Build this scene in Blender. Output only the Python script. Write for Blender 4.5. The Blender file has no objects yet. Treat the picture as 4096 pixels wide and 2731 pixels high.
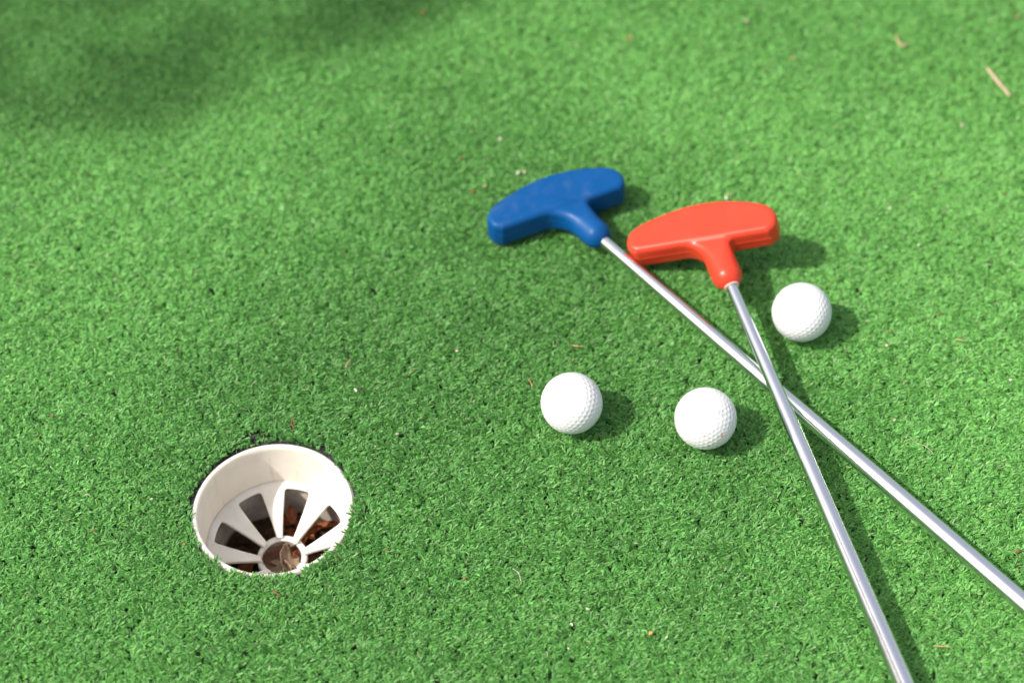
import bpy, bmesh, math, random
import numpy as np
from mathutils import Vector, Matrix

random.seed(7)
rng = np.random.default_rng(11)
MM = 0.001
scene = bpy.context.scene
col = scene.collection

# ------------------------------------------------------------------ camera
CAM_H = 0.95886
PITCH = math.radians(50.485)
FPX = 6874.3                      # focal length in pixels of the 4096 px wide photograph
cam_d = bpy.data.cameras.new('camera')
cam = bpy.data.objects.new('camera', cam_d)
col.objects.link(cam)
cam.location = (0, 0, CAM_H)
cam.rotation_euler = (math.pi / 2 - PITCH, 0, 0)
cam_d.sensor_width = 36.0
cam_d.lens = FPX / 4096 * 36.0
cam_d.clip_start = 0.02
cam_d.clip_end = 500
cam_d.dof.use_dof = True
cam_d.dof.focus_distance = 1.150
cam_d.dof.aperture_fstop = 3.1
cam_d.dof.aperture_blades = 9
scene.camera = cam

# ------------------------------------------------------------------ light
SUN_AZ, SUN_EL = math.radians(18), math.radians(49)      # shadows run towards (cos, sin) of SUN_AZ
to_sun = Vector((-math.cos(SUN_AZ) * math.cos(SUN_EL), -math.sin(SUN_AZ) * math.cos(SUN_EL), math.sin(SUN_EL)))
world = bpy.data.worlds.new('World')
scene.world = world
world.use_nodes = True
wn = world.node_tree
for n in list(wn.nodes):
    wn.nodes.remove(n)
sky = wn.nodes.new('ShaderNodeTexSky')
sky.sky_type = 'NISHITA'
sky.sun_disc = False
sky.sun_elevation = SUN_EL
sky.sun_rotation = math.atan2(to_sun.x, to_sun.y)
sky.air_density = 1.0
sky.dust_density = 9.0
sky.ozone_density = 1.0
bg = wn.nodes.new('ShaderNodeBackground')
bg.inputs['Strength'].default_value = 0.13
wo = wn.nodes.new('ShaderNodeOutputWorld')
veil = wn.nodes.new('ShaderNodeMix'); veil.data_type = 'RGBA'      # thin even haze over the whole sky
veil.inputs[0].default_value = 0.25
veil.inputs[7].default_value = (9.0, 9.2, 9.8, 1)
wn.links.new(sky.outputs[0], veil.inputs[6])
wn.links.new(veil.outputs[2], bg.inputs[0])
wn.links.new(bg.outputs[0], wo.inputs[0])
sun_d = bpy.data.lights.new('sun', 'SUN')
sun_d.energy = 4.2
sun_d.angle = math.radians(0.6)
sun_d.color = (1.0, 0.95, 0.87)
sun = bpy.data.objects.new('sun', sun_d)
col.objects.link(sun)
sun.rotation_euler = (-to_sun).to_track_quat('-Z', 'Y').to_euler()
sun.location = to_sun * 8
scene.view_settings.view_transform = 'Standard'
scene.view_settings.look = 'None'
scene.view_settings.exposure = 0.15
scene.view_settings.gamma = 1.0
scene.view_settings.use_curve_mapping = False
scene.render.engine = 'CYCLES'
scene.cycles.use_denoising = True
scene.cycles.max_bounces = 6
scene.cycles.transparent_max_bounces = 6

# ------------------------------------------------------------------ helpers
def unproj(px, py, z=0.0):
    """world point (metres) where the ray through pixel (px,py) of the 4096x2731 photo meets height z"""
    x = (px - 2048) / FPX; y = -(py - 1365.5) / FPX
    f = Vector((0, math.cos(PITCH), -math.sin(PITCH))); u = Vector((0, math.sin(PITCH), math.cos(PITCH)))
    d = Vector((x, 0, 0)) + u * y + f
    t = (z - CAM_H) / d.z
    return Vector((0, 0, CAM_H)) + d * t

def tag(o, label=None, cat=None, group=None, kind=None):
    if label: o['label'] = label
    if cat: o['category'] = cat
    if group: o['group'] = group
    if kind: o['kind'] = kind
    return o

def obj(name, me, mat=None, parent=None, smooth=True):
    o = bpy.data.objects.new(name, me)
    col.objects.link(o)
    if mat is not None and not me.materials:
        me.materials.append(mat)
    if parent is not None:
        o.parent = parent
    if smooth and len(me.polygons):
        me.polygons.foreach_set('use_smooth', np.ones(len(me.polygons), bool))
    return o

def empty(name, loc=(0, 0, 0)):
    o = bpy.data.objects.new(name, None)
    o.empty_display_size = 0.02
    o.location = loc
    col.objects.link(o)
    return o

def mesh(name, verts, faces):
    me = bpy.data.meshes.new(name)
    me.from_pydata([tuple(v) for v in verts], [], [tuple(f) for f in faces])
    me.update()
    return me

def np_quads(name, V, Q):
    """fast mesh from vertex array (n,3) and quad array (m,4)"""
    me = bpy.data.meshes.new(name)
    me.vertices.add(len(V)); me.vertices.foreach_set('co', np.ascontiguousarray(V, np.float32).ravel())
    me.loops.add(Q.size); me.loops.foreach_set('vertex_index', np.ascontiguousarray(Q, np.int32).ravel())
    me.polygons.add(len(Q))
    me.polygons.foreach_set('loop_start', np.arange(0, Q.size, 4, dtype=np.int32))
    me.update(calc_edges=True)
    return me

def lathe(name, prof, n=96):
    """closed surface of revolution, prof = list of (r,z) in mm, joined last to first"""
    V, F = [], []
    m = len(prof)
    for i in range(n):
        a = 2 * math.pi * i / n
        for r, z in prof:
            V.append((r * MM * math.cos(a), r * MM * math.sin(a), z * MM))
    for i in range(n):
        j = (i + 1) % n
        for k in range(m):
            l = (k + 1) % m
            F.append((i * m + k, j * m + k, j * m + l, i * m + l))
    return mesh(name, V, F)

def tube(name, pts, rad, sides=8, cap=True):
    """tube along points, radius per point (metres)"""
    V, F = [], []
    n = len(pts)
    pts = [Vector(p) for p in pts]
    for i, p in enumerate(pts):
        d = (pts[min(i + 1, n - 1)] - pts[max(i - 1, 0)]).normalized()
        a = d.cross(Vector((0.13, 0.21, 0.97))).normalized(); b = d.cross(a)
        r = rad[i] if hasattr(rad, '__len__') else rad
        for k in range(sides):
            t = 2 * math.pi * k / sides
            V.append(p + a * r * math.cos(t) + b * r * math.sin(t))
    for i in range(n - 1):
        for k in range(sides):
            l = (k + 1) % sides
            F.append((i * sides + k, i * sides + l, (i + 1) * sides + l, (i + 1) * sides + k))
    if cap:
        F.append(tuple(range(sides))[::-1]); F.append(tuple((n - 1) * sides + k for k in range(sides)))
    return mesh(name, V, F)

# ------------------------------------------------------------------ materials
class NT:
    def __init__(self, name):
        self.m = bpy.data.materials.new(name); self.m.use_nodes = True
        self.t = self.m.node_tree
        for n in list(self.t.nodes): self.t.nodes.remove(n)
        self.out = self.n('ShaderNodeOutputMaterial')
    def n(self, typ, **kw):
        nd = self.t.nodes.new(typ)
        for k, v in kw.items(): setattr(nd, k, v)
        return nd
    def l(self, a, b): self.t.links.new(a, b)
    def bsdf(self, color=(.5, .5, .5), rough=.5, metal=0, spec=.5, **kw):
        b = self.n('ShaderNodeBsdfPrincipled')
        b.inputs['Base Color'].default_value = (*color, 1)
        b.inputs['Roughness'].default_value = rough
        b.inputs['Metallic'].default_value = metal
        b.inputs['Specular IOR Level'].default_value = spec
        for k, v in kw.items(): b.inputs[k].default_value = v
        self.b = b
        return b
    def noise(self, scale, detail=3, rough=.5, vec=None, dist=0):
        n = self.n('ShaderNodeTexNoise')
        n.inputs['Scale'].default_value = scale; n.inputs['Detail'].default_value = detail
        n.inputs['Roughness'].default_value = rough; n.inputs['Distortion'].default_value = dist
        if vec is None:
            if not hasattr(self, 'tc'): self.tc = self.n('ShaderNodeTexCoord')
            vec = self.tc.outputs['Object']
        self.l(vec, n.inputs['Vector'])
        return n.outputs['Fac']
    def ramp(self, fac, stops):
        r = self.n('ShaderNodeValToRGB')
        while len(r.color_ramp.elements) < len(stops): r.color_ramp.elements.new(.5)
        for e, (p, c) in zip(r.color_ramp.elements, stops):
            e.position = p; e.color = (*c, 1) if hasattr(c, '__len__') else (c, c, c, 1)
        self.l(fac, r.inputs[0])
        return r.outputs[0]
    def mix(self, fac, a, b):
        m = self.n('ShaderNodeMix', data_type='RGBA')
        if isinstance(fac, (int, float)): m.inputs[0].default_value = fac
        else: self.l(fac, m.inputs[0])
        for s, v in ((m.inputs[6], a), (m.inputs[7], b)):
            if hasattr(v, '__len__'): s.default_value = (*v, 1)
            else: self.l(v, s)
        return m.outputs[2]
    def bump(self, h, strength=.3, dist=.001):
        b = self.n('ShaderNodeBump')
        b.inputs['Strength'].default_value = strength; b.inputs['Distance'].default_value = dist
        self.l(h, b.inputs['Height']); self.l(b.outputs[0], self.b.inputs['Normal'])
    def done(self, sh=None):
        self.l(sh if sh is not None else self.b.outputs[0], self.out.inputs['Surface'])
        return self.m

TONE_SPOTS = [(650, 760, .16, .60), (250, 1250, .12, .35), (3650, 950, .17, .55), (2350, 230, .13, .50), (3500, 200, .16, .35), (3950, 1900, .10, .30),
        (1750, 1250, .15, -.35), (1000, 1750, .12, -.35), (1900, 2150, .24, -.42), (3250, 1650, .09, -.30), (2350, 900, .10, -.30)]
def mat_blade():
    t = NT('turf_blade')
    at = t.n('ShaderNodeAttribute', attribute_name='tint')
    geo = t.n('ShaderNodeNewGeometry')
    def sc(fac, a, b):                                   # fac 0..1 to a..b
        m = t.n('ShaderNodeMapRange'); m.inputs[3].default_value = a; m.inputs[4].default_value = b
        t.l(fac, m.inputs[0]); return m.outputs[0]
    def add(a, b):
        m = t.n('ShaderNodeMath', operation='ADD'); t.l(a, m.inputs[0]); t.l(b, m.inputs[1]); return m.outputs[0]
    w = add(sc(t.noise(5.5, 3, .6, geo.outputs['Position']), -.75, .75), sc(t.noise(24, 3, .6, geo.outputs['Position'], .5), -.5, .5))
    for px, py, rad, amp in TONE_SPOTS:                        # paler and darker patches placed by hand
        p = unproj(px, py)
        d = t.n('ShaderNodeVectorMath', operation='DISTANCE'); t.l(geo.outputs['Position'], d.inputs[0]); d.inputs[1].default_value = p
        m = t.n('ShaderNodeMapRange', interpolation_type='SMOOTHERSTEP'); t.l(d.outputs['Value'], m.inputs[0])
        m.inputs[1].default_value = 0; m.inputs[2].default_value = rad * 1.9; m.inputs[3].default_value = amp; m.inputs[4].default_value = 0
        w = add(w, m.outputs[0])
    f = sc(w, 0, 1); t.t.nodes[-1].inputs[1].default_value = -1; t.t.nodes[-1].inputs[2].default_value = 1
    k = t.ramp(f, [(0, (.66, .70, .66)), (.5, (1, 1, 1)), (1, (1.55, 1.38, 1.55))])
    mu = t.n('ShaderNodeMix', data_type='RGBA', blend_type='MULTIPLY'); mu.inputs[0].default_value = 1
    t.l(at.outputs['Color'], mu.inputs[6]); t.l(k, mu.inputs[7])
    colr = mu.outputs[2]
    b = t.bsdf((0, 0, 0), .50, spec=.5)
    t.l(colr, b.inputs['Base Color'])
    tr = t.n('ShaderNodeBsdfTranslucent')
    t.l(colr, tr.inputs['Color'])
    mx = t.n('ShaderNodeMixShader'); mx.inputs[0].default_value = .22
    t.l(b.outputs[0], mx.inputs[1]); t.l(tr.outputs[0], mx.inputs[2])
    return t.done(mx.outputs[0])

def mat_ground():
    t = NT('turf_backing')
    t.bsdf((.02, .02, .022), .85, spec=.2)
    geo = t.n('ShaderNodeNewGeometry')
    dist = t.n('ShaderNodeVectorMath', operation='LENGTH')
    t.l(geo.outputs['Position'], dist.inputs[0])
    mr = t.n('ShaderNodeMapRange'); mr.inputs[1].default_value = 3.3; mr.inputs[2].default_value = 3.9
    t.l(dist.outputs['Value'], mr.inputs[0])
    n1 = t.noise(900, 3, .6)
    g = t.ramp(n1, [(.35, (.03, .10, .025)), (.55, (.07, .24, .055)), (.7, (.12, .34, .09))])
    n2 = t.noise(260, 3, .6)
    k = t.ramp(n2, [(.4, (.022, .020, .022)), (.7, (.085, .078, .088))])
    t.l(t.mix(mr.outputs[0], k, g), t.b.inputs['Base Color'])
    t.bump(n1, .6, .004)
    return t.done()

def mat_plastic(name, c, wear=None, rough=.3, spec=.5):
    t = NT(name)
    t.bsdf(c, rough, spec=spec)
    t.b.inputs['Subsurface Weight'].default_value = 0.0
    n = t.noise(60, 4, .6)
    base = t.mix(t.ramp(n, [(.35, 0.0), (.75, 1.0)]), c, tuple(min(1, x * 1.10 + .004) for x in c))
    if wear:
        w = t.n('ShaderNodeMapping'); tc = t.n('ShaderNodeTexCoord')
        w.inputs['Scale'].default_value = (1.2, 2.0, 1); w.inputs['Rotation'].default_value = (0, 0, .5)
        t.l(tc.outputs['Object'], w.inputs[0])
        n2 = t.noise(38, 6, .72, w.outputs[0], .6)
        # wear sits on the flat upper face of the head only
        sx = t.n('ShaderNodeSeparateXYZ'); t.l(tc.outputs['Object'], sx.inputs[0])
        mr = t.n('ShaderNodeMapRange'); mr.inputs[1].default_value = .0100; mr.inputs[2].default_value = .0115
        t.l(sx.outputs[2], mr.inputs[0])
        f = t.ramp(n2, [(.52, 0.0), (.74, .36)])
        mu = t.n('ShaderNodeMath', operation='MULTIPLY'); t.l(f, mu.inputs[0]); t.l(mr.outputs[0], mu.inputs[1])
        base = t.mix(mu.outputs[0], base, wear)
        rr = t.ramp(n2, [(.45, rough), (.7, rough + .25)])
        t.l(rr, t.b.inputs['Roughness'])
    t.l(base, t.b.inputs['Base Color'])
    n3 = t.noise(700, 2, .5)
    t.bump(n3, .05, .0004)
    return t.done()

def mat_chrome():
    t = NT('chromed_steel')
    t.bsdf((.87, .885, .92), .10, metal=1.0)
    m = t.n('ShaderNodeMapping'); tc = t.n('ShaderNodeTexCoord')
    m.inputs['Scale'].default_value = (1, .02, 1)
    t.l(tc.outputs['Object'], m.inputs[0])
    n = t.noise(900, 2, .5, m.outputs[0])
    sm = t.noise(34, 4, .7, None, .8)
    ad = t.n('ShaderNodeMath', operation='ADD')
    t.l(t.ramp(n, [(.3, .09), (.7, .13)]), ad.inputs[0]); t.l(t.ramp(sm, [(.45, 0.0), (.75, .12)]), ad.inputs[1])
    t.l(ad.outputs[0], t.b.inputs['Roughness'])
    # tiny rust specks
    s = t.noise(1300, 1, .4)
    t.l(t.ramp(s, [(.745, (.87, .885, .92)), (.765, (.22, .17, .13))]), t.b.inputs['Base Color'])
    return t.done()

def mat_ball(name, marks=()):
    t = NT(name)
    t.bsdf((.745, .76, .78), .28, spec=.5)
    s = t.noise(420, 2, .5)
    c = t.mix(t.ramp(s, [(.70, 0.0), (.76, .5)]), (.745, .76, .78), (.45, .44, .44))
    g = t.noise(55, 4, .65, None, 1.2)
    c = t.mix(t.ramp(g, [(.52, 0.0), (.72, .16)]), c, (.42, .47, .38))
    t.l(t.ramp(g, [(.4, .24), (.7, .42)]), t.b.inputs['Roughness'])
    tc = t.tc
    for (p, r, colr, sc, th) in marks:
        d = t.n('ShaderNodeVectorMath', operation='DISTANCE'); t.l(tc.outputs['Object'], d.inputs[0])
        d.inputs[1].default_value = p
        lt = t.n('ShaderNodeMath', operation='LESS_THAN'); t.l(d.outputs['Value'], lt.inputs[0]); lt.inputs[1].default_value = r
        n = t.noise(sc, 3, .6, None, 1.5)
        gt = t.n('ShaderNodeMath', operation='GREATER_THAN'); t.l(n, gt.inputs[0]); gt.inputs[1].default_value = th
        mu = t.n('ShaderNodeMath', operation='MULTIPLY'); t.l(lt.outputs[0], mu.inputs[0]); t.l(gt.outputs[0], mu.inputs[1])
        c = t.mix(mu.outputs[0], c, colr)
    t.l(c, t.b.inputs['Base Color'])
    return t.done()

def mat_cup(name, c=(.77, .725, .645)):
    t = NT(name)
    t.bsdf(c, .42, spec=.4)
    t.b.inputs['Subsurface Weight'].default_value = 0.45; t.b.inputs['Subsurface Radius'].default_value = (1, .92, .8); t.b.inputs['Subsurface Scale'].default_value = .007
    n = t.noise(45, 5, .65)
    a = t.mix(t.ramp(n, [(.42, 0.0), (.72, .55)]), c, (.63, .57, .46))
    mp = t.n('ShaderNodeMapping'); mp.inputs['Scale'].default_value = (1, 1, .12); t.l(t.tc.outputs['Object'], mp.inputs[0])
    a = t.mix(t.ramp(t.noise(160, 4, .6, mp.outputs[0]), [(.58, 0.0), (.76, .26)]), a, (.42, .33, .22))
    n2 = t.noise(330, 2, .5)
    a = t.mix(t.ramp(n2, [(.73, 0.0), (.77, .6)]), a, (.30, .20, .12))
    t.l(a, t.b.inputs['Base Color'])
    t.bump(t.noise(500, 2), .06, .0005)
    return t.done()

def mat_simple(name, c, rough=.7, var=.35, scale=400):
    t = NT(name)
    t.bsdf(c, rough, spec=.3)
    n = t.noise(scale, 3, .6)
    t.l(t.ramp(n, [(.3, tuple(x * (1 - var) for x in c)), (.7, tuple(min(1, x * (1 + var)) for x in c))]), t.b.inputs['Base Color'])
    t.bump(n, .3, .0005)
    return t.done()

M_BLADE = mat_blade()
M_GROUND = mat_ground()
M_BLUE = mat_plastic('blue_plastic', (.0, .064, .225), wear=(.07, .12, .26), rough=.36, spec=.22)
M_RED = mat_plastic('red_plastic', (.60, .046, .020), rough=.32, spec=.38)
M_CHROME = mat_chrome()
M_GRIP = mat_simple('black_rubber', (.02, .02, .02), .8)
M_GLUE = mat_simple('clear_glue', (.55, .42, .34), .25, .15)
M_CUP = mat_cup('cream_plastic')
M_PLATE = mat_cup('white_plastic', (.77, .75, .705))
M_CHAMBER = mat_cup('dark_plastic', (.22, .19, .17))  # darker tone of the cup plastic, used below the plate
M_SLEEVE = mat_cup('stained_shaded_plastic', (.20, .145, .095))  # brown stain, with the shade deep in the hub added to the colour
M_SOIL = mat_simple('soil', (.050, .028, .016), .95, .6, 300)

# ------------------------------------------------------------------ ground sheet with the hole cut in it
HX, HY = -0.16055, 0.64824
BACK_Z = -0.0052

def build_ground():
    n = 96
    rings = [0.0548, 0.08, 0.3, 1.2, 6, 30, 200]
    V, F = [], []
    for r in rings:
        for i in range(n):
            a = 2 * math.pi * i / n
            V.append((HX + r * math.cos(a), HY + r * math.sin(a), BACK_Z))
    for k in range(len(rings) - 1):
        for i in range(n):
            j = (i + 1) % n
            F.append((k * n + i, (k + 1) * n + i, (k + 1) * n + j, k * n + j))
    o = obj('ground', mesh('ground', V, F), M_GROUND)
    tag(o, kind='structure')
build_ground()

# ------------------------------------------------------------------ turf pile
def field(x, y, seed, wl):
    """smooth pseudo-noise in about -1..1"""
    r = np.random.default_rng(seed)
    s = np.zeros_like(x)
    for k in range(6):
        a = r.uniform(0, 2 * np.pi); w = 2 * np.pi / (wl * r.uniform(.6, 1.6)); p = r.uniform(0, 2 * np.pi)
        s += np.sin((x * np.cos(a) + y * np.sin(a)) * w + p)
    return s / 3.0

def turf_mesh(name, x0, x1, y0, y1, nx, ny, nb, wid, lng, around_hole=False, seed=0):
    """tufts of short flat ribbons in rows over a rectangle"""
    rng = np.random.default_rng(100 + seed)
    sx, sy = (x1 - x0) / nx, (y1 - y0) / ny
    X, Y = np.meshgrid(x0 + (np.arange(nx) + .25) * sx, y0 + (np.arange(ny) + .5) * sy)
    X = X + (np.arange(ny) % 2)[:, None] * sx * .5
    X = (X + rng.uniform(-.42, .42, X.shape) * sx).ravel()
    Y = (Y + rng.uniform(-.30, .30, Y.shape) * sy).ravel()
    hd = np.hypot(X - HX, Y - HY) if around_hole else np.full(len(X), 9.0)
    ha = np.arctan2(Y - HY, X - HX)
    keep = rng.random(len(X)) > .015                                   # a few tufts are missing
    if around_hole:
        keep &= hd > .0556 + .0013 * np.clip(np.cos(ha - 2.3), 0, 1) + .0008 * np.sin(ha * 9)
        bald = (np.hypot(X - (HX - .019), (Y - HY - .0615) * 1.4) < .0075) | (np.hypot((X - (HX + .029)) * .8 + (Y - HY - .0505) * .6, ((Y - HY - .0505) * .8 - (X - HX - .029) * .6) * 2) < .0075)
        keep &= ~(bald & (rng.random(len(X)) < .80))
    X, Y, hd, ha = X[keep], Y[keep], hd[keep], ha[keep]
    T = len(X)
    # most tufts lie over to one side or the other along the rows
    faz = np.where(rng.random(T) < .5, 0.12, np.pi + .05) + rng.normal(0, .62, T)
    near = (hd < .064) & (ha > -2.2) & (ha < .2)                         # these lean over the rim
    faz = np.where(near & (rng.random(T) < .35), ha + np.pi + rng.normal(0, .5, T), faz)
    faz = np.where((hd < .0610) & ~near, ha + rng.choice([-1.2, 1.2], T) + rng.normal(0, .8, T), faz)
    B = T * nb
    rep = lambda a: np.repeat(a, nb)
    bx = rep(X) + rng.normal(0, .45 * MM, B); by = rep(Y) + rng.normal(0, .45 * MM, B)
    az = rep(faz) + rng.normal(0, .5, B)
    L = lng * rng.uniform(.75, 1.15, B) * rep(rng.uniform(.85, 1.1, T))
    short = rep((hd < .0615) & (np.sin(ha * 7 + 1.3) + .5 * np.sin(ha * 13) > .1) & (ha > .6) & (ha < 2.7))
    L = np.where(short, L * .5, L)
    W = wid * rng.uniform(.7, 1.2, B)
    e0 = np.radians(np.clip(rng.normal(60, 12, B), 30, 88))
    e1 = np.radians(rng.normal(9, 17, B))
    ca, sa = np.cos(az), np.sin(az)
    tw = rng.normal(0, .42, B)
    root = np.stack([bx, by, np.full(B, BACK_Z + .0004)], -1)
    d0 = np.stack([ca * np.cos(e0), sa * np.cos(e0), np.sin(e0)], -1)
    d1 = np.stack([ca * np.cos(e1), sa * np.cos(e1), np.sin(e1)], -1)
    s = np.stack([-sa, ca, np.zeros(B)], -1)
    n1 = np.cross(s, d1); n0 = np.cross(s, d0)
    s1 = s * np.cos(tw)[:, None] + n1 * np.sin(tw)[:, None]
    s0 = s * np.cos(tw * .5)[:, None] + n0 * np.sin(tw * .5)[:, None]
    f0 = .56
    p1 = root + d0 * (L * f0)[:, None]
    p2 = p1 + d1 * (L * (1 - f0))[:, None]
    over = np.maximum(p2[:, 2] - .0009, 0); p2[:, 2] -= over * .8
    over = np.maximum(p1[:, 2] - .0006, 0); p1[:, 2] -= over * .8
    p2[:, 2] = np.maximum(p2[:, 2], BACK_Z + .0006)
    hw = (W * .5)[:, None]
    V = np.stack([root - s0 * hw * .8, root + s0 * hw * .8, p1 - (s0 + s1) * .5 * hw, p1 + (s0 + s1) * .5 * hw, p2 - s1 * hw * .85, p2 + s1 * hw * .85], 1)
    i = np.arange(B)[:, None] * 6
    Q = np.stack([i + np.array([[0, 1, 3, 2]]), i + np.array([[2, 3, 5, 4]])], 1).reshape(-1, 4)
    me = np_quads(name, V.reshape(-1, 3), Q)
    me.polygons.foreach_set('use_smooth', np.ones(len(me.polygons), bool))
    # dye lot of each fibre
    g = rep(rng.normal(0, 1, T)) * .09 + rng.normal(0, .12, B)
    tint = np.array([.106, .345, .070])[None] * np.exp(g)[:, None]
    yel = np.clip(rng.normal(.10, .20, B), 0, 1)[:, None]
    tint = tint * (1 - yel) + tint * np.array([1.7, 1.06, 1.0]) * yel
    tint[rng.random(B) < .007] = np.array([.28, .40, .19])
    colr = np.concatenate([np.repeat(tint, 6, 0), np.ones((B * 6, 1))], 1)
    at = me.attributes.new('tint', 'FLOAT_COLOR', 'POINT')
    at.data.foreach_set('color', colr.astype(np.float32).ravel())
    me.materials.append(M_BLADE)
    return me

CELL = .12
NXT, NYT, NB, WB, LB = 56, 54, 7, .00086, .0063
def build_turf():
    # the four cells round the hole are made for it
    hx0, hy0 = HX - CELL, HY - CELL
    o = obj('artificial_grass', turf_mesh('turf_hole', hx0, hx0 + 2 * CELL, hy0, hy0 + 2 * CELL, NXT * 2, NYT * 2, NB, WB, LB, True, 1))
    tag(o, 'green artificial grass pile cut round the rim of the cup', 'artificial grass', kind='stuff')
    # everywhere else: square pieces of the same pile, laid side by side on a grid
    src = []
    for k in range(6):
        me = turf_mesh('turf_piece%d' % k, -CELL / 2, CELL / 2, -CELL / 2, CELL / 2, NXT, NYT, NB, WB, LB, False, 10 + k)
        src.append(bpy.data.objects.new('turf_piece', me))
    pts = []
    for i in range(-26, 28):
        for j in range(-24, 34):
            if i in (0, 1) and j in (0, 1): continue
            pts.append((hx0 + (i + .5) * CELL, hy0 + (j + .5) * CELL, 0))
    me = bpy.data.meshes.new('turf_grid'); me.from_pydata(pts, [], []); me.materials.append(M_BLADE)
    r = np.random.default_rng(5)
    a = me.attributes.new('pick', 'INT', 'POINT'); a.data.foreach_set('value', r.integers(0, 6, len(pts)).astype(np.int32))
    a = me.attributes.new('turn', 'FLOAT', 'POINT'); a.data.foreach_set('value', (r.integers(0, 2, len(pts)) * math.pi).astype(np.float32))
    o = bpy.data.objects.new('artificial_grass', me); col.objects.link(o)
    ng = bpy.data.node_groups.new('lay_turf', 'GeometryNodeTree')
    ng.interface.new_socket('Geometry', in_out='INPUT', socket_type='NodeSocketGeometry')
    ng.interface.new_socket('Geometry', in_out='OUTPUT', socket_type='NodeSocketGeometry')
    N = ng.nodes; Lk = ng.links.new
    gi = N.new('NodeGroupInput'); go = N.new('NodeGroupOutput')
    jn = N.new('GeometryNodeJoinGeometry')
    for q in reversed(src):
        oi = N.new('GeometryNodeObjectInfo'); oi.inputs['Object'].default_value = q; oi.inputs['As Instance'].default_value = False
        g2 = N.new('GeometryNodeGeometryToInstance')
        Lk(oi.outputs['Geometry'], g2.inputs[0]); Lk(g2.outputs[0], jn.inputs[0])
    ip = N.new('GeometryNodeInstanceOnPoints'); ip.inputs['Pick Instance'].default_value = True
    na = N.new('GeometryNodeInputNamedAttribute'); na.data_type = 'INT'; na.inputs['Name'].default_value = 'pick'
    nt = N.new('GeometryNodeInputNamedAttribute'); nt.data_type = 'FLOAT'; nt.inputs['Name'].default_value = 'turn'
    cx = N.new('ShaderNodeCombineXYZ'); Lk(nt.outputs[0], cx.inputs[2])
    er = N.new('FunctionNodeEulerToRotation'); Lk(cx.outputs[0], er.inputs[0])
    Lk(gi.outputs[0], ip.inputs['Points']); Lk(jn.outputs[0], ip.inputs['Instance'])
    Lk(na.outputs[0], ip.inputs['Instance Index']); Lk(er.outputs[0], ip.inputs['Rotation'])
    Lk(ip.outputs[0], go.inputs[0])
    md = o.modifiers.new('lay_turf', 'NODES'); md.node_group = ng
    tag(o, 'bright green artificial grass covering the whole putting green', 'artificial grass', kind='stuff')
build_turf()

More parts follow.
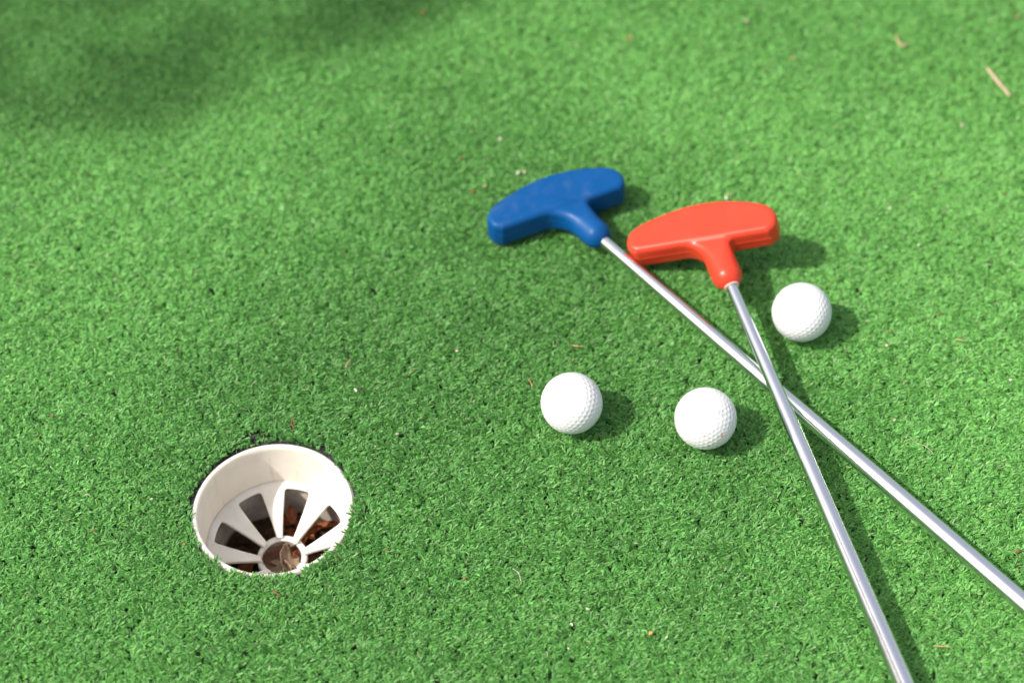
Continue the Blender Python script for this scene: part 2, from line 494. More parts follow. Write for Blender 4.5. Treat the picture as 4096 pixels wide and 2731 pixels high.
# ------------------------------------------------------------------ cup
def build_cup():
    root = empty('golf_cup', (HX, HY, -.105))
    tag(root, 'cream plastic golf hole cup with slotted spoke plate sunk in the turf', 'golf cup')
    T = Matrix.Translation((0, 0, .105))
    rim = -3.0
    prof = [(50.9, rim - .9), (51.5, rim - .2), (52.3, rim), (53.2, rim - .1), (53.9, rim - .9), (53.9, -48), (49.2, -48), (49.3, -43.2), (50.0, -42.6), (50.2, -42.0), (50.75, -8)]
    me = lathe('cup_wall', prof, 128); me.transform(T)
    wall = obj('cup_wall', me, M_CUP, root)
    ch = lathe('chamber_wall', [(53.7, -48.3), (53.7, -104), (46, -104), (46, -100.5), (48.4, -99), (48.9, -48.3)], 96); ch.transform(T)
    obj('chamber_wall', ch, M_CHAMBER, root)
    # slotted plate: eight spokes between rounded wedge slots, a shallow funnel
    NS, off = 8, math.radians(33.5)
    r_in, r_out = 14.2, 49.6
    zc = lambda r: -42.3 - (49.6 - r) * (18.2 / 34.5)
    half = lambda r: math.radians(11.7 + (44 - r) / 28.5 * 2.6)
    ts = [-1, -.97, -.9, -.8, -.66, -.33, 0, .33, .66, .8, .9, .97, 1]
    V, F, idx = [], [], {}
    def vid(r, a):
        k = (round(r, 3), round(a % (2 * math.pi), 5))
        if k not in idx:
            idx[k] = len(V)
            V.append((r * MM * math.cos(a), r * MM * math.sin(a), zc(r) * MM))
        return idx[k]
    def rnd(t):
        q = max(0, (abs(t) - .78) / .22)
        return 1 - math.sqrt(max(0, 1 - q * q))
    rows = [16.2, 20, 24, 28, 32, 36, 40, 44]
    for s in range(NS):
        c = off + s * 2 * math.pi / NS
        # slot edge points along the sides share the corner-rounded limits
        r1, r2 = 15.4, 44.9
        lo = [r1 for t in ts]; hi = [r2 - 1.5 * rnd(t) for t in ts]
        inner = [r_in]; outer = [47.0, r_out]
        for i in range(len(ts) - 1):
            ta, tb = ts[i], ts[i + 1]
            la, lb, ua, ub = lo[i], lo[i + 1], hi[i], hi[i + 1]
            A = lambda r, t: c + half(r) * t
            F.append((vid(ua, A(ua, ta)), vid(47.0, A(47.0, ta)), vid(47.0, A(47.0, tb)), vid(ub, A(ub, tb))))
            F.append((vid(47.0, A(47.0, ta)), vid(r_out, A(r_out, ta)), vid(r_out, A(r_out, tb)), vid(47.0, A(47.0, tb))))
        # spoke to the next slot
        c2 = c + 2 * math.pi / NS
        rr = [r_in, lo[-1]] + [19.5, 21.5, 24, 27, 30, 33, 36, 39] + [hi[-1], 47.0, r_out]
        K = 5
        for j in range(len(rr) - 1):
            for k in range(K):
                def P(r, k):
                    a0 = c + half(r); a1 = c2 - half(r)
                    return vid(r, a0 + (a1 - a0) * k / K)
                F.append((P(rr[j], k), P(rr[j + 1], k), P(rr[j + 1], k + 1), P(rr[j], k + 1)))
    me = mesh('slotted_plate', V, F)
    bm = bmesh.new(); bm.from_mesh(me); bmesh.ops.recalc_face_normals(bm, faces=bm.faces)
    if sum(f.normal.z for f in bm.faces) < 0: bmesh.ops.reverse_faces(bm, faces=bm.faces)
    bm.to_mesh(me); bm.free()
    me.transform(T)
    pl = obj('slotted_plate', me, M_PLATE, root)
    so = pl.modifiers.new('thick', 'SOLIDIFY'); so.thickness = .0030; so.offset = -1
    bv = pl.modifiers.new('soft', 'BEVEL'); bv.width = .0005; bv.segments = 2; bv.limit_method = 'ANGLE'; bv.angle_limit = math.radians(50)
    hub = lathe('hub_ring', [(13.2, -64.2), (13.6, -63.5), (14.5, -63.1), (16.8, -62.6), (17.5, -63.2), (17.5, -70), (16, -72), (14.6, -72), (14.4, -64.6)], 64)
    hub.transform(T)
    obj('hub_ring', hub, M_PLATE, pl)
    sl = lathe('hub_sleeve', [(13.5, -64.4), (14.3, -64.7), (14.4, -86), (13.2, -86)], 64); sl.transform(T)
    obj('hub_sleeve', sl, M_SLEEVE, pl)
    floor = lathe('cup_floor', [(.01, -101), (47.9, -101), (47.9, -103), (.01, -103)], 64); floor.transform(T)
    obj('cup_floor', floor, M_CUP, root)
build_cup()

def build_soil():
    n, m = 48, 12
    V = [(HX, HY, -.088)]; F = []
    for k in range(1, m + 1):
        r = .0475 * k / m
        for i in range(n):
            a = 2 * math.pi * i / n
            z = -.087 + .003 * math.sin(a * 3 + k) + rng.normal(0, .0012) + .010 * max(0, math.sin(a - .2)) * (k / m)
            V.append((HX + r * math.cos(a), HY + r * math.sin(a), z))
    for i in range(n):
        F.append((0, 1 + i, 1 + (i + 1) % n))
    for k in range(m - 1):
        for i in range(n):
            j = (i + 1) % n
            F.append((1 + k * n + i, 1 + (k + 1) * n + i, 1 + (k + 1) * n + j, 1 + k * n + j))
    tag(obj('soil', mesh('soil', V, F), M_SOIL), 'dark brown soil and bark crumbs lying in the bottom of the cup', 'soil', kind='stuff')
build_soil()

def leaf_mesh(name, L, W, curl, fold, seed):
    r = np.random.default_rng(seed)
    nu, nv = 9, 5
    V, F = [], []
    for i in range(nu):
        t = i / (nu - 1)
        w = W * (math.sin(math.pi * min(1, t * .93 + .05)) ** .75) * (1 + .1 * r.normal())
        x = (t - .5) * L
        zc = curl * L * (4 * (t - .5) ** 2)
        for j in range(nv):
            q = (j / (nv - 1) - .5) * 2
            V.append((x + r.normal() * L * .008, q * w * .5, zc + fold * W * abs(q) ** 1.5 + r.normal() * W * .03))
    for i in range(nu - 1):
        for j in range(nv - 1):
            F.append((i * nv + j, (i + 1) * nv + j, (i + 1) * nv + j + 1, i * nv + j + 1))
    me = mesh(name, V, F)
    bm = bmesh.new(); bm.from_mesh(me)
    bmesh.ops.solidify(bm, geom=bm.faces[:], thickness=L * .02)
    bm.to_mesh(me); bm.free()
    return me

def put(name, me, mat, loc, rot, label, cat, group=None):
    o = obj(name, me, mat)
    o.location = loc; o.rotation_euler = rot
    tag(o, label, cat, group)
    return o

LEAF_TAN = mat_simple('dead_leaf_tan', (.22, .155, .105), .7, .25, 500)
LEAF_BRN = mat_simple('dead_leaf_brown', (.085, .036, .020), .7, .4, 500)
LEAF_RED = mat_simple('dead_leaf_rust', (.20, .062, .020), .65, .45, 500)
def build_leaves():
    H = lambda dx, dy, z: (HX + dx * MM, HY + dy * MM, z * MM)
    put('dead_leaf', leaf_mesh('leaf_a', .021, .011, .18, .25, 1), LEAF_TAN, H(2, -2, -65), (.55, -.35, 1.9), 'folded pale tan dead leaf standing in the middle of the hub', 'leaf')
    put('dead_leaf', leaf_mesh('leaf_b', .021, .010, -.2, .3, 2), LEAF_TAN, H(6, -2, -65.5), (.2, .5, 2.2), 'slim tan dead leaf just right of the folded leaf in the hub', 'leaf')
    put('dead_leaf', leaf_mesh('leaf_c', .022, .014, .2, .2, 3), LEAF_BRN, H(-5, 3, -69), (.3, .2, .5), 'dark brown dead leaf at the far left inside the hub', 'leaf')
    put('dead_leaf', leaf_mesh('leaf_d', .022, .012, .12, .2, 4), LEAF_TAN, H(-3, -7, -68.5), (-.1, .1, 2.9), 'grey brown dead leaf along the near edge inside the hub', 'leaf')
    put('dead_leaf', leaf_mesh('leaf_e', .013, .007, .2, .3, 5), LEAF_RED, H(9, 3, -67), (.4, .6, 1.2), 'small orange brown leaf scrap at the right edge inside the hub', 'leaf')
    put('dead_leaf', leaf_mesh('leaf_f', .018, .010, .15, .3, 6), LEAF_BRN, H(6, 6, -69), (.5, -.2, .9), 'dark brown dead leaf at the far right inside the hub', 'leaf')
    # soil inside the hub
    me = lathe('soil_plug', [(.01, -77), (6, -76.5), (13.1, -77.5), (13.1, -82), (.01, -82)], 32)
    o = obj('soil', me, M_SOIL); o.location = (HX, HY, 0)
    tag(o, 'dark soil filling the hub under the dead leaves', 'soil', kind='stuff')
    r = np.random.default_rng(8)
    for k in range(26):
        a = r.uniform(-.6, 3.6) if k > 8 else 1.25 + r.normal(0, .22)
        rr = r.uniform(22, 42)
        z = r.uniform(-83, -73) if k > 8 else r.uniform(-78, -66) - (0 if rr > 30 else 4)
        me = leaf_mesh('leaf_s%d' % k, r.uniform(.012, .022), r.uniform(.006, .011), r.uniform(-.2, .25), r.uniform(.1, .4), 40 + k)
        m = (LEAF_RED if k <= 8 else (LEAF_BRN if k % 3 else LEAF_RED))
        put('bark_flake', me, m, H(rr * math.cos(a), rr * math.sin(a), z), (r.normal(0, .5), r.normal(0, .5), r.uniform(0, 6.3)),
            'rust brown bark flake lying in the cup chamber seen through the plate slots', 'bark flake', 'bark flakes under the slotted plate')
build_leaves()

# ------------------------------------------------------------------ putters
OUT = [(-54, 43), (-53.6, 47.5), (-51, 52), (-45, 56.2), (-35, 60.0), (-25, 63.0), (-12, 65.8), (0, 66.9), (12, 66.5), (25, 64.3), (35, 61.6), (45, 57.8), (50.8, 53.6), (53.8, 48), (54, 43), (52.5, 38), (48.5, 35.3), (44, 34.8), (0, 34.8), (-44, 34.8), (-48.5, 35.3), (-52.5, 38)]

def smin(a, b, k):
    h = np.clip(.5 + .5 * (b - a) / k, 0, 1)
    return b + (a - b) * h - k * h * (1 - h)

def head_sdf_factory(phi):
    c, s = math.cos(phi), math.sin(phi)
    # smooth the outline with a closed Catmull-Rom, in club coordinates (u across, v along the shaft)
    P = np.array(OUT, float); n = len(P); pts = []
    for i in range(n):
        p0, p1, p2, p3 = P[i - 1], P[i], P[(i + 1) % n], P[(i + 2) % n]
        for t in (0, .25, .5, .75):
            pts.append(.5 * (2 * p1 + (p2 - p0) * t + (2 * p0 - 5 * p1 + 4 * p2 - p3) * t * t + (3 * p1 - p0 - 3 * p2 + p3) * t ** 3))
    pts = np.array(pts); pts[:, 0] -= 18.3; pts[:, 1] += np.where(pts[:, 1] < 39, 2.2, 1.7)
    poly = np.stack([pts[:, 0] * c - pts[:, 1] * s, pts[:, 0] * s + pts[:, 1] * c], 1)
    def polysdf(q):
        d = np.full(len(q), 1e9); sg = np.ones(len(q))
        m = len(poly)
        for i in range(m):
            a = poly[i]; b = poly[i - 1]
            e = b - a; w = q - a
            t = np.clip((w @ e) / (e @ e), 0, 1)
            r = w - t[:, None] * e
            d = np.minimum(d, (r * r).sum(1))
            c1 = q[:, 1] >= a[1]; c2 = q[:, 1] < b[1]; c3 = e[0] * w[:, 1] > e[1] * w[:, 0]
            flip = (c1 & c2 & c3) | (~c1 & ~c2 & ~c3)
            sg = np.where(flip, -sg, sg)
        return sg * np.sqrt(d) - 1.5
    def ext(d2, w, hh, r):
        x = d2 + r; y = np.abs(w) - hh + r
        return np.minimum(np.maximum(x, y), 0) + np.hypot(np.maximum(x, 0), np.maximum(y, 0)) - r
    def sdf(p):
        q = p[:, :2]; w = p[:, 2]
        dD = polysdf(q)
        # neck: capsule in plan from v=11.6 to inside the head
        rad = 10.9
        vv = np.clip(q[:, 1], 9.6, 40)
        dn = np.hypot(q[:, 0], q[:, 1] - vv) - rad
        d2 = np.where(q[:, 1] > 46, dD, smin(dD, dn, 10.0 - 4.5 * np.tanh(q[:, 0] / 6.0)))
        dep = -dD                                        # >0 inside the head outline
        blend = np.clip((dD + 2) / 22.0, 0, 1); blend = blend * blend * (3 - 2 * blend)
        r = 3.2 + (10.6 - 3.2) * blend
        hh = 10.3 + .3 * blend
        neck = ext(d2, w, hh, r)
        head = ext(dD + .035 * np.abs(w), w, np.where(w < 0, 10.4, 11.6), 3.2)
        d = smin(head, neck, 1.6)
        return d - .38 * np.exp(-(w / .7) ** 2)          # moulding seam round the middle
    return sdf

def surface_nets(sdf, lo, hi, h):
    ax = [np.arange(lo[i], hi[i] + h, h) for i in range(3)]
    G = np.stack(np.meshgrid(*ax, indexing='ij'), -1); sh = G.shape[:3]
    # plan distance is the costly bit: evaluate in slabs
    D = sdf(G.reshape(-1, 3)).reshape(sh)
    ins = D < 0
    cs = tuple(x - 1 for x in sh)
    acc = np.zeros(cs + (3,)); cnt = np.zeros(cs)
    corners = [(i, j, k) for i in (0, 1) for j in (0, 1) for k in (0, 1)]
    sl = lambda o: tuple(slice(o[a], o[a] + cs[a]) for a in range(3))
    for a in range(3):
        for c in corners:
            if c[a]: continue
            c2 = list(c); c2[a] = 1; c2 = tuple(c2)
            d0, d1 = D[sl(c)], D[sl(c2)]
            x = (d0 < 0) != (d1 < 0)
            t = np.where(x, d0 / np.where(x, d0 - d1, 1), 0)
            p = np.array(c, float) + t[..., None] * (np.array(c2, float) - np.array(c, float))
            acc += p * x[..., None]; cnt += x
    act = cnt > 0
    idx = np.full(cs, -1); idx[act] = np.arange(act.sum())
    base = np.stack(np.nonzero(act), -1)
    V = (base + acc[act] / cnt[act][:, None]) * h + np.array(lo)
    Q = []
    for a in range(3):
        b, c = (a + 1) % 3, (a + 2) % 3
        s0 = [slice(None)] * 3; s1 = [slice(None)] * 3
        s0[a] = slice(0, sh[a] - 1); s1[a] = slice(1, sh[a])
        x0, x1 = ins[tuple(s0)], ins[tuple(s1)]
        I = np.stack(np.nonzero(x0 != x1), -1)
        I = I[(I[:, b] > 0) & (I[:, c] > 0) & (I[:, b] < cs[b]) & (I[:, c] < cs[c])]
        def g(db, dc):
            J = I.copy(); J[:, b] += db; J[:, c] += dc
            return idx[J[:, 0], J[:, 1], J[:, 2]]
        q = np.stack([g(-1, -1), g(0, -1), g(0, 0), g(-1, 0)], 1)
        fl = x0[I[:, 0], I[:, 1], I[:, 2]]
        q = np.where(fl[:, None], q, q[:, ::-1])
        Q.append(q)
    Q = np.concatenate(Q)
    for _ in range(2):                                   # pull the vertices onto the surface
        e = .05; d = sdf(V)
        g = np.stack([sdf(V + np.eye(3)[k] * e) - sdf(V - np.eye(3)[k] * e) for k in range(3)], 1) / (2 * e)
        V = V - g * (d / np.maximum((g * g).sum(1), .2))[:, None] * .9
    return V, Q

HEADS = {}
def head_mesh(phi):
    sdf = head_sdf_factory(phi)
    V, Q = surface_nets(sdf, (-78, -5, -15), (62, 80, 15), 1.0)
    return np_quads('putter_head', V * MM, Q)

def build_putter(exit_px, exit_z, far_px, far_z, rho, phi, slide, mat, label, glue):
    A = unproj(*exit_px, exit_z * MM); B = unproj(*far_px, far_z * MM)
    v = (A - B).normalized(); A = A + v * slide * MM
    u = v.cross(Vector((0, 0, 1))).normalized(); w = u.cross(v)
    c, s = math.cos(rho), math.sin(rho)
    U = u * c + w * s; Wd = w * c - u * s
    root = empty('putter')
    root.matrix_world = Matrix(((U.x, v.x, Wd.x, A.x), (U.y, v.y, Wd.y, A.y), (U.z, v.z, Wd.z, A.z), (0, 0, 0, 1)))
    tag(root, label, 'putter')
    obj('club_head', head_mesh(phi), mat, root)
    # tapered steel shaft, grip end far outside the frame
    ss = [12, 0, -20, -60, -100, -130, -180, -230, -280, -320, -360, -420, -480, -600]
    rs = [4.15, 4.15, 4.25, 4.6, 4.95, 5.2, 5.45, 5.7, 6.0, 6.2, 6.3, 6.4, 6.5, 6.6]
    V, F = [], []; K = 48
    for sv, r in zip(ss, rs):
        for k in range(K):
            t = 2 * math.pi * k / K
            V.append((r * MM * math.cos(t), sv * MM, r * MM * math.sin(t)))
    for i in range(len(ss) - 1):
        for k in range(K):
            l = (k + 1) % K
            F.append((i * K + k, i * K + l, (i + 1) * K + l, (i + 1) * K + k))
    F.append(tuple(range(K))[::-1]); F.append(tuple((len(ss) - 1) * K + k for k in range(K)))
    obj('shaft', mesh('shaft', V, F), M_CHROME, root)
    gp = tube('grip', [(0, y * MM, 0) for y in (-452, -454, -470, -560, -610, -616, -618)], [r * MM for r in (7, 8, 8.4, 9.4, 9.9, 9.2, 6)], 24)
    obj('grip', gp, M_GRIP, root)
    if glue:
        V, F = [], []; K, J = 40, 10
        for k in range(K):
            t = 2 * math.pi * k / K
            for j in range(J):
                q = 2 * math.pi * j / J
                r = 4.7 + 1.0 * math.cos(q) + .15 * math.sin(t * 3)
                V.append((r * MM * math.cos(t), (-1.45 + .75 * math.sin(q) + .15 * math.sin(t * 2 + 1)) * MM, r * MM * math.sin(t)))
        for k in range(K):
            for j in range(J):
                F.append((k * J + j, ((k + 1) % K) * J + j, ((k + 1) % K) * J + (j + 1) % J, k * J + (j + 1) % J))
        obj('glue_ring', mesh('glue_ring', V, F), M_GLUE, root)
    return root
build_putter((2417, 965), 14.3, (4096, 2413), 11.5, math.radians(2.0), math.radians(-16.0), 0, M_BLUE,
             'blue plastic headed putter with chrome shaft lying flat under the other club', False)
build_putter((2930, 1154), 29.8, (3615, 2731), 17.5, math.radians(18.3), math.radians(-16.2), 3, M_RED,
             'red plastic headed putter with chrome shaft crossing on top of the blue one', True)

# ------------------------------------------------------------------ golf balls
R_BALL = .021335
def dimples(freq=7):
    g = (1 + 5 ** .5) / 2
    V = np.array([(-1, g, 0), (1, g, 0), (-1, -g, 0), (1, -g, 0), (0, -1, g), (0, 1, g), (0, -1, -g), (0, 1, -g), (g, 0, -1), (g, 0, 1), (-g, 0, -1), (-g, 0, 1)], float)
    V /= np.linalg.norm(V[0])
    F = [(0, 11, 5), (0, 5, 1), (0, 1, 7), (0, 7, 10), (0, 10, 11), (1, 5, 9), (5, 11, 4), (11, 10, 2), (10, 7, 6), (7, 1, 8), (3, 9, 4), (3, 4, 2), (3, 2, 6), (3, 6, 8), (3, 8, 9), (4, 9, 5), (2, 4, 11), (6, 2, 10), (8, 6, 7), (9, 8, 1)]
    S = {}
    for a, b, c in F:
        for i in range(freq + 1):
            for j in range(freq + 1 - i):
                p = (V[a] * i + V[b] * j + V[c] * (freq - i - j)); p /= np.linalg.norm(p)
                S[tuple(p.round(5))] = p
    return np.array(list(S.values()))

def ball_mesh():
    bm = bmesh.new()
    bmesh.ops.create_icosphere(bm, subdivisions=6, radius=1)
    me = bpy.data.meshes.new('golf_ball'); bm.to_mesh(me); bm.free()
    n = len(me.vertices)
    P = np.empty(n * 3, np.float32); me.vertices.foreach_get('co', P); P = P.reshape(-1, 3).astype(float)
    # spin the dimple pattern off the mesh pattern so no seam lines up
    rot = np.array(Matrix.Rotation(.7, 3, 'X') @ Matrix.Rotation(1.1, 3, 'Z'))
    D = dimples(7) @ rot.T
    ang = np.arccos(np.clip((P @ D.T).max(1), -1, 1))
    rd = .0835
    x = ang / rd
    dep = np.where(x < 1, (1 - x * x), 0) * .00042
    P = P * (R_BALL - dep)[:, None]
    me.vertices.foreach_set('co', P.astype(np.float32).ravel()); me.update()
    return me
BM = ball_mesh()
def ball(xy, rot, mat, label):
    me = BM.copy(); me.materials.clear(); me.materials.append(mat)
    o = obj('golf_ball', me)
    o.location = (xy[0] * MM, xy[1] * MM, R_BALL - .0008)
    o.rotation_euler = rot
    tag(o, label, 'golf ball', 'golf balls on the turf')
    return o
def local_dir(rot, px, py, c):
    """point on a ball (object space) under photo pixel"""
    from mathutils import Euler
    C = Vector((c[0] * MM, c[1] * MM, R_BALL)); O = Vector((0, 0, CAM_H))
    d = (unproj(px, py, 0) - O).normalized()
    b = d.dot(O - C); q = (O - C).length_squared - R_BALL ** 2
    t = -b - math.sqrt(max(0, b * b - q))
    return tuple(Euler(rot).to_matrix().inverted() @ (O + d * t - C))
B1, B2, B3 = (41.0, 719.0), (132.1, 705.9), (207.9, 801.1)
R1, R2, R3 = (.3, .8, .2), (1.4, .5, 2.1), (2.2, 1.9, .4)
PUR, GRY, PNK = (.30, .08, .26), (.32, .31, .31), (.75, .36, .36)
m1 = mat_ball('ball_white_a', [(local_dir(R1, 2354, 1602, B1), .0022, GRY, 900, .60), (local_dir(R1, 2273, 1685, B1), .0018, GRY, 900, .60)])
m2 = mat_ball('ball_white_b', [(local_dir(R2, 2785, 1662, B2), .0034, PUR, 1000, .55), (local_dir(R2, 2757, 1707, B2), .0018, PUR, 900, .54),
                               (local_dir(R2, 2889, 1650, B2), .0026, GRY, 900, .54), (local_dir(R2, 2890, 1737, B2), .0018, PNK, 700, .50),
                               (local_dir(R2, 2815, 1740, B2), .0030, GRY, 1000, .57), (local_dir(R2, 2835, 1783, B2), .0015, GRY, 900, .55)])
m3 = mat_ball('ball_white_c')
ball(B1, R1, m1, 'white golf ball nearest the hole, leftmost of the three')
ball(B2, R2, m2, 'scuffed white golf ball with purple flecks between the other ball and the crossed shafts')
ball(B3, R3, m3, 'white golf ball right of the red putter head, beyond the crossed shafts')

# ------------------------------------------------------------------ litter on the turf
TAN = mat_simple('litter_tan', (.52, .34, .20), .8, .25); PALE = mat_simple('litter_pale', (.62, .52, .44), .8, .2)
ORG = mat_simple('litter_orange', (.42, .20, .09), .75, .3); BRN = mat_simple('litter_brown', (.17, .065, .035), .8, .4)
RED = mat_simple('litter_red', (.30, .095, .055), .7, .3); STRAW = mat_simple('litter_straw', (.56, .40, .29), .75, .2)
WHT = mat_simple('litter_white', (.72, .66, .58), .7, .12); FIB = mat_simple('litter_fibre', (.50, .49, .33), .6, .15)

def chip_mesh(L, W, H, seed):
    r = np.random.default_rng(seed)
    n = 7; V, F = [], []
    an = np.sort(np.linspace(0, 2 * np.pi, n, endpoint=False) + r.normal(0, .2, n))
    rr = r.uniform(.75, 1.1, n)
    for z, k in ((-H / 2, .85), (0, 1.05), (H / 2, .8)):
        for a, q in zip(an, rr):
            V.append((L / 2 * q * k * math.cos(a), W / 2 * q * k * math.sin(a), z + r.normal(0, H * .12)))
    for i in range(2):
        for k in range(n):
            l = (k + 1) % n
            F.append((i * n + k, i * n + l, (i + 1) * n + l, (i + 1) * n + k))
    F.append(tuple(range(n))[::-1]); F.append(tuple(2 * n + k for k in range(n)))
    return mesh('chip', V, F)

def chip(name, px, py, L, W, H, rz, mat, label, cat='litter', z=.0006):
    p = unproj(px, py, z)
    r = random.Random(px * 7 + py)
    o = obj(name, chip_mesh(L * .85 * MM, W * .85 * MM, H * MM, px + py), mat, smooth=False)
    o.location = p; o.rotation_euler = (r.uniform(-.35, .35), r.uniform(-.35, .35), rz)
    tag(o, label, cat)

def strand(name, pix, rad, mat, label, cat='litter', z=.0010):
    pts = [unproj(x, y, z + (.0006 if 0 < i < len(pix) - 1 else 0)) for i, (x, y) in enumerate(pix)]
    # smooth the path
    P = []
    for i in range(len(pts) - 1):
        p0, p1, p2, p3 = pts[max(i - 1, 0)], pts[i], pts[i + 1], pts[min(i + 2, len(pts) - 1)]
        for t in (0, .25, .5, .75):
            P.append(.5 * (2 * p1 + (p2 - p0) * t + (2 * p0 - 5 * p1 + 4 * p2 - p3) * t * t + (3 * p1 - p0 - 3 * p2 + p3) * t ** 3))
    P.append(pts[-1])
    base = P[0].copy()
    n = len(P)
    rr = [rad * MM * (.55 + .45 * math.sin(math.pi * (i + .7) / (n + .4)) + (.1 * math.sin(i * 2.1))) for i in range(n)]
    me = tube(name, [p - base for p in P], rr, 7)
    o = obj(name, me, mat); o.location = base
    tag(o, label, cat)

strand('wood_splinter', [(3947, 273), (3992, 328), (4040, 385)], 1.25, STRAW, 'straight tan wood splinter lying in the top right corner', 'splinter', .0022)
strand('dry_leaf_curl', [(3585, 140), (3592, 165), (3612, 186), (3634, 170)], 1.0, mat_simple('leaf_olive', (.42, .36, .19), .7, .2), 'curved pale dry leaf curl left of the wood splinter', 'leaf', .0016)
chip('wood_flake', 4069, 66, 5, 4, 1.2, .3, ORG, 'orange wood flake in the far top right corner of the turf', 'flake')
chip('wood_flake', 2518, 153, 4.6, 3.6, 1.2, .8, ORG, 'orange wood flake at the top middle, beyond the blue putter head', 'flake')
chip('wood_flake', 1694, 49, 4.6, 3.4, 1.2, .2, ORG, 'orange wood flake at the top edge, left of centre', 'flake')
chip('pale_chip', 2988, 84, 3.6, 3.2, 1.5, .2, PALE, 'pale chip at the top edge, above the red putter head', 'chip')
chip('pale_chip', 3849, 499, 4, 2.6, 1.2, 1.4, PALE, 'pale chip below the wood splinter on the far right', 'chip')
chip('pale_chip', 3174, 232, 3.6, 2.8, 1.2, 0, TAN, 'tan chip between the dry leaf curl and the red putter head', 'chip')
chip('brown_crumb', 3730, 754, 3.4, 2.6, 1.2, .6, BRN, 'brown crumb on the right, level with the top of the red putter head', 'crumb')
chip('brown_crumb', 4016, 775, 4.4, 2.4, 1.2, .1, BRN, 'dark brown crumb near the right edge, level with the red putter head', 'crumb')
chip('white_pebble', 3559, 832, 3.2, 2.6, 1.8, .4, PALE, 'pale pebble right of the red putter head', 'pebble')
chip('white_pebble', 3674, 981, 2.6, 2.4, 1.6, .9, WHT, 'small white pebble up and right of the farthest golf ball', 'pebble')
chip('red_flake', 3761, 1254, 3.4, 1.8, .8, 1.2, RED, 'red flake right of the farthest golf ball', 'flake')
strand('straw_piece', [(3822, 1356), (3842, 1359), (3862, 1364)], .40, TAN, 'tan straw piece right of the farthest golf ball, below the red flake', 'straw')
chip('wood_flake', 3558, 1325, 2.6, 2.0, .9, .2, ORG, 'small orange flake between the farthest golf ball and the straw piece', 'flake')
chip('pale_chip', 3547, 1381, 3.2, 2.2, 1, .2, PALE, 'pale chip below the shadow of the farthest golf ball', 'chip')
chip('white_pebble', 4042, 1520, 3.4, 2, 1.2, .1, WHT, 'white sliver at the right edge, halfway down', 'chip')
strand('plant_fibre', [(3640, 1748), (3668, 1772), (3700, 1783), (3722, 1801), (3736, 1818)], .20, FIB, 'long pale wavy fibre on the turf right of the blue putter shaft', 'fibre', .0014)
chip('white_pebble', 3578, 1680, 2.4, 2, 1.2, .3, PALE, 'pale pebble right of where the shafts cross', 'pebble')
chip('red_flake', 1844, 632, 4.2, 3.2, 1.4, .4, BRN, 'dark reddish brown crumb up and left of the blue putter head', 'crumb')
chip('white_pebble', 2000, 557, 3.6, 3.4, 2.2, .1, PALE, 'pale round pebble above the left end of the blue putter head', 'pebble')
chip('white_pebble', 2072, 694, 3.0, 3.0, 2.0, .8, WHT, 'whitish pebble close beside the left end of the blue putter head', 'pebble')
chip('white_pebble', 2098, 688, 2.6, 2.4, 1.6, .3, PALE, 'dull pebble touching distance right of the whitish one by the blue head', 'pebble')
chip('red_flake', 1893, 766, 3.6, 3.4, 1.4, .2, RED, 'bright orange red flake left of the blue putter head', 'flake')
chip('wood_flake', 1941, 742, 4, 2.4, 1, .5, TAN, 'tan flake between the orange red flake and the blue putter head', 'flake')
chip('white_pebble', 2905, 792, 3.4, 2.8, 1.8, .3, WHT, 'whitish pebble just beyond the red putter head', 'pebble')
chip('white_pebble', 2926, 774, 2.6, 2.0, 1.2, .6, TAN, 'tan pebble beside the whitish one beyond the red putter head', 'pebble')
strand('straw_piece', [(1402, 1436), (1392, 1450), (1381, 1468)], .5, TAN, 'thin tan straw left of the middle, above the hole', 'straw')
chip('white_sliver', 1423, 1559, 4.2, 1.8, .8, -.9, WHT, 'white sliver on the turf above and right of the hole', 'chip')
chip('white_sliver', 1828, 1403, 3.4, 1.6, .8, -.2, PALE, 'pale sliver left of the nearest golf ball, further back', 'chip')
strand('brown_twig', [(1171, 1667), (1167, 1690), (1169, 1702), (1180, 1714)], .55, BRN, 'bent reddish brown twig just beyond the hole', 'twig')
chip('pink_crumb', 1589, 1735, 3.2, 2.2, 1, .4, PALE, 'pinkish crumb right of the far rim of the hole', 'crumb')
chip('wood_flake', 1655, 1477, 2.2, 1.6, .8, .1, ORG, 'tiny orange flake left of the nearest golf ball', 'flake')
chip('red_flake', 209, 1664, 4, 1.8, .8, .1, RED, 'reddish flake near the left edge, above the hole', 'flake')
chip('wood_flake', 736, 2175, 2.6, 2.2, 1, .6, ORG, 'orange flake close to the left rim of the hole', 'flake')
chip('red_flake', 376, 2119, 3, 2, .8, 1.2, RED, 'red brown flake left of the hole', 'flake')
chip('pale_chip', 606, 1994, 2.6, 1.6, .8, .4, PALE, 'pale chip between the left edge and the hole', 'chip')
chip('red_flake', 1548, 2194, 2.4, 2.0, 1, .4, RED, 'red crumb right of the hole', 'crumb')
chip('wood_flake', 1858, 2311, 2.4, 2.2, 1.1, .6, ORG, 'light orange flake midway between the hole and the bottom edge', 'flake')
strand('white_fibre', [(2050, 2272), (2072, 2288), (2080, 2306), (2085, 2333)], .16, WHT, 'short white bent fibre at the bottom middle', 'fibre', .0012)
chip('wood_cube', 2604, 2531, 4.0, 3.0, 2.2, .15, mat_simple('litter_honey', (.66, .38, .14), .7, .15), 'honey coloured wood chip near the bottom, right of centre', 'chip', .0010)
chip('white_sliver', 2351, 2433, 3.6, 1.8, .8, -.3, PALE, 'pale sliver up and left of the honey coloured chip', 'chip')
chip('white_sliver', 2286, 2495, 3.4, 1.6, .8, -.9, WHT, 'white sliver further left of the honey coloured chip', 'chip')
chip('white_sliver', 2667, 2546, 2.6, 1.4, .8, .8, WHT, 'tiny white sliver right of the honey coloured chip', 'chip')
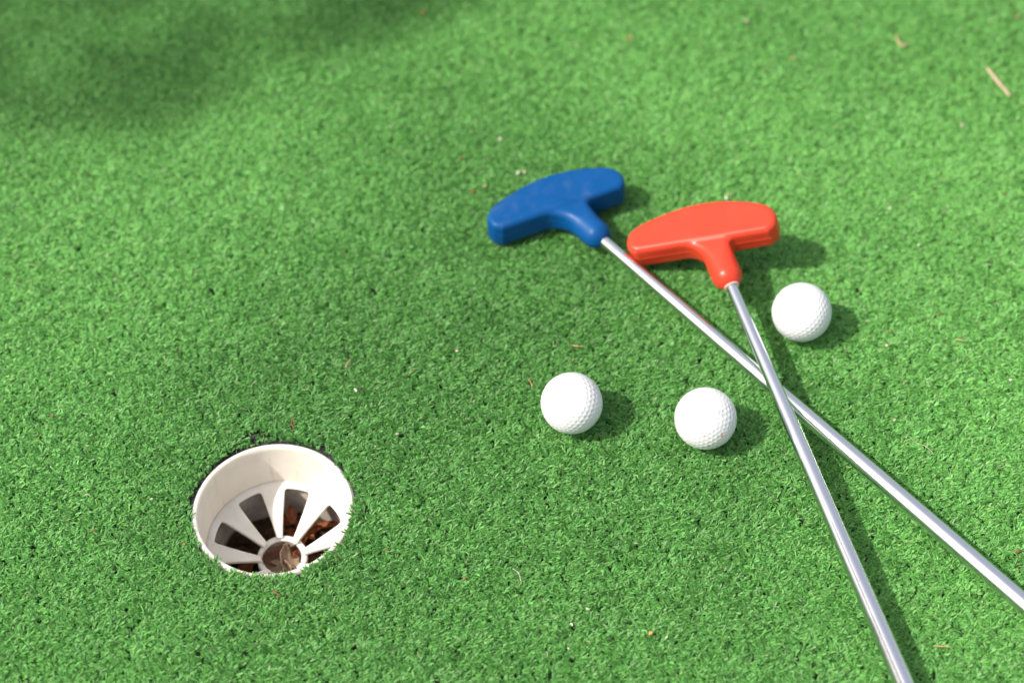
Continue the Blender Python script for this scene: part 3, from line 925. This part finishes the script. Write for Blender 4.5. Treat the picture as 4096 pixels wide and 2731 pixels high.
strand('brown_twig', [(1088, 2362), (1103, 2368), (1124, 2384)], .6, BRN, 'short brown twig on the turf just below the hole', 'twig')
strand('straw_piece', [(2284, 1380), (2310, 1384), (2335, 1386)], .34, TAN, 'tan straw beyond the nearest golf ball', 'straw')
chip('wood_flake', 2291, 1439, 2.0, 2.2, 1, .1, ORG, 'orange flake between the tan straw and the nearest golf ball', 'flake')
strand('brown_twig', [(2114, 1515), (2122, 1528), (2130, 1544)], .36, ORG, 'short orange brown stick left of the nearest golf ball', 'twig')
chip('red_flake', 4070, 2205, 5, 2.6, .9, .5, RED, 'brown red flake at the right edge beside the blue putter shaft', 'flake')
strand('straw_piece', [(3735, 2581), (3768, 2583), (3800, 2586)], .36, TAN, 'pale straw at the bottom right between the two shafts', 'straw')
strand('plant_fibre', [(330, 1983), (345, 1976), (358, 1979), (362, 1986)], .25, FIB, 'tiny curled pale fibre left of the hole', 'fibre')

def build_crumbs():
    bm = bmesh.new()
    for k in range(120):
        px, py = rng.uniform(-200, 4300), rng.uniform(-150, 2800)
        p = unproj(px, py, rng.uniform(-.002, .0004))
        if math.hypot(p.x - HX, p.y - HY) < .062: continue
        s = rng.uniform(.35, .75) * MM
        g = bmesh.ops.create_cube(bm, size=1)
        mt = Matrix.Translation(p) @ Matrix.Rotation(rng.uniform(0, 6), 4, 'Z') @ Matrix.Rotation(rng.uniform(-.6, .6), 4, 'X') @ Matrix.Diagonal((s * rng.uniform(.8, 2.2), s, s * .6, 1))
        for v in g['verts']:
            v.co = mt @ (v.co * rng.uniform(.75, 1.1))
    me = bpy.data.meshes.new('crumbs'); bm.to_mesh(me); bm.free()
    t = NT('crumb_mix'); t.bsdf((.4, .25, .15), .8)
    r = t.n('ShaderNodeNewGeometry')
    t.l(t.ramp(r.outputs['Random Per Island'], [(0, (.12, .05, .03)), (.3, (.45, .16, .06)), (.55, (.55, .38, .24)), (.8, (.66, .58, .48))]), t.b.inputs['Base Color'])
    tag(obj('crumbs', me, t.done(), smooth=False), 'scattered tiny tan and brown crumbs caught in the turf', 'crumbs', kind='stuff')
build_crumbs()

# ------------------------------------------------------------------ tree beside the green: its crown shades the far left corner
def build_tree():
    crown_shade = Vector((-.54, 2.245, 0)); Hc = 4.1
    base = crown_shade + Vector((to_sun.x, to_sun.y, 0)) / to_sun.z * Hc
    root = empty('tree', (base.x, base.y, BACK_Z))
    tag(root, 'leafy tree beside the green whose crown shades the far left corner', 'tree')
    bark = mat_simple('bark', (.14, .10, .07), .9, .4, 30)
    pts = [(0, 0, 0), (.05, .03, .9), (-.04, .05, 1.9), (.03, 0, 2.9), (0, 0, 4.2)]
    trk = obj('trunk', tube('trunk', pts, [.13, .10, .085, .06, .02], 14), bark, root)
    r = np.random.default_rng(3)
    for k in range(9):
        a = k * 2.4; z0 = 2.6 + .14 * k; L = r.uniform(.7, 1.15)
        e = Vector((math.cos(a) * L, math.sin(a) * L, z0 + r.uniform(.2, .6)))
        s = Vector((.02, 0, z0)); m = (s + e) / 2 + Vector((0, 0, .12))
        obj('limb', tube('limb', [s, m, e], [.035, .022, .008], 8), bark, trk)
    n = 3000
    d = r.normal(size=(n, 3)); d /= np.linalg.norm(d, axis=1)[:, None]
    C = d * (r.random(n) ** .36)[:, None] * np.array([1.25, 1.25, 1.05])
    cl = np.sin(C[:, 0] * 5 + 1) * np.sin(C[:, 1] * 5.5 + .4) * np.sin(C[:, 2] * 5 + 2)
    C = C[(cl > -.55)]
    n = len(C); C[:, 2] += Hc
    u = r.normal(size=(n, 3)); u /= np.linalg.norm(u, axis=1)[:, None]
    t = r.normal(size=(n, 3)); v = np.cross(u, t); v /= np.linalg.norm(v, axis=1)[:, None]
    L = r.uniform(.05, .10, n)[:, None]; W = L * .42
    nn = np.cross(u, v) * L * .1
    V = np.stack([C - u * L, C - v * W + nn, C + u * L, C + v * W + nn], 1)
    Q = np.arange(n * 4).reshape(-1, 4)
    me = np_quads('crown', V.reshape(-1, 3), Q)
    o = obj('crown', me, mat_simple('tree_leaf', (.06, .11, .03), .5, .35, 3), root, smooth=False)
    o['kind'] = 'stuff'
build_tree()
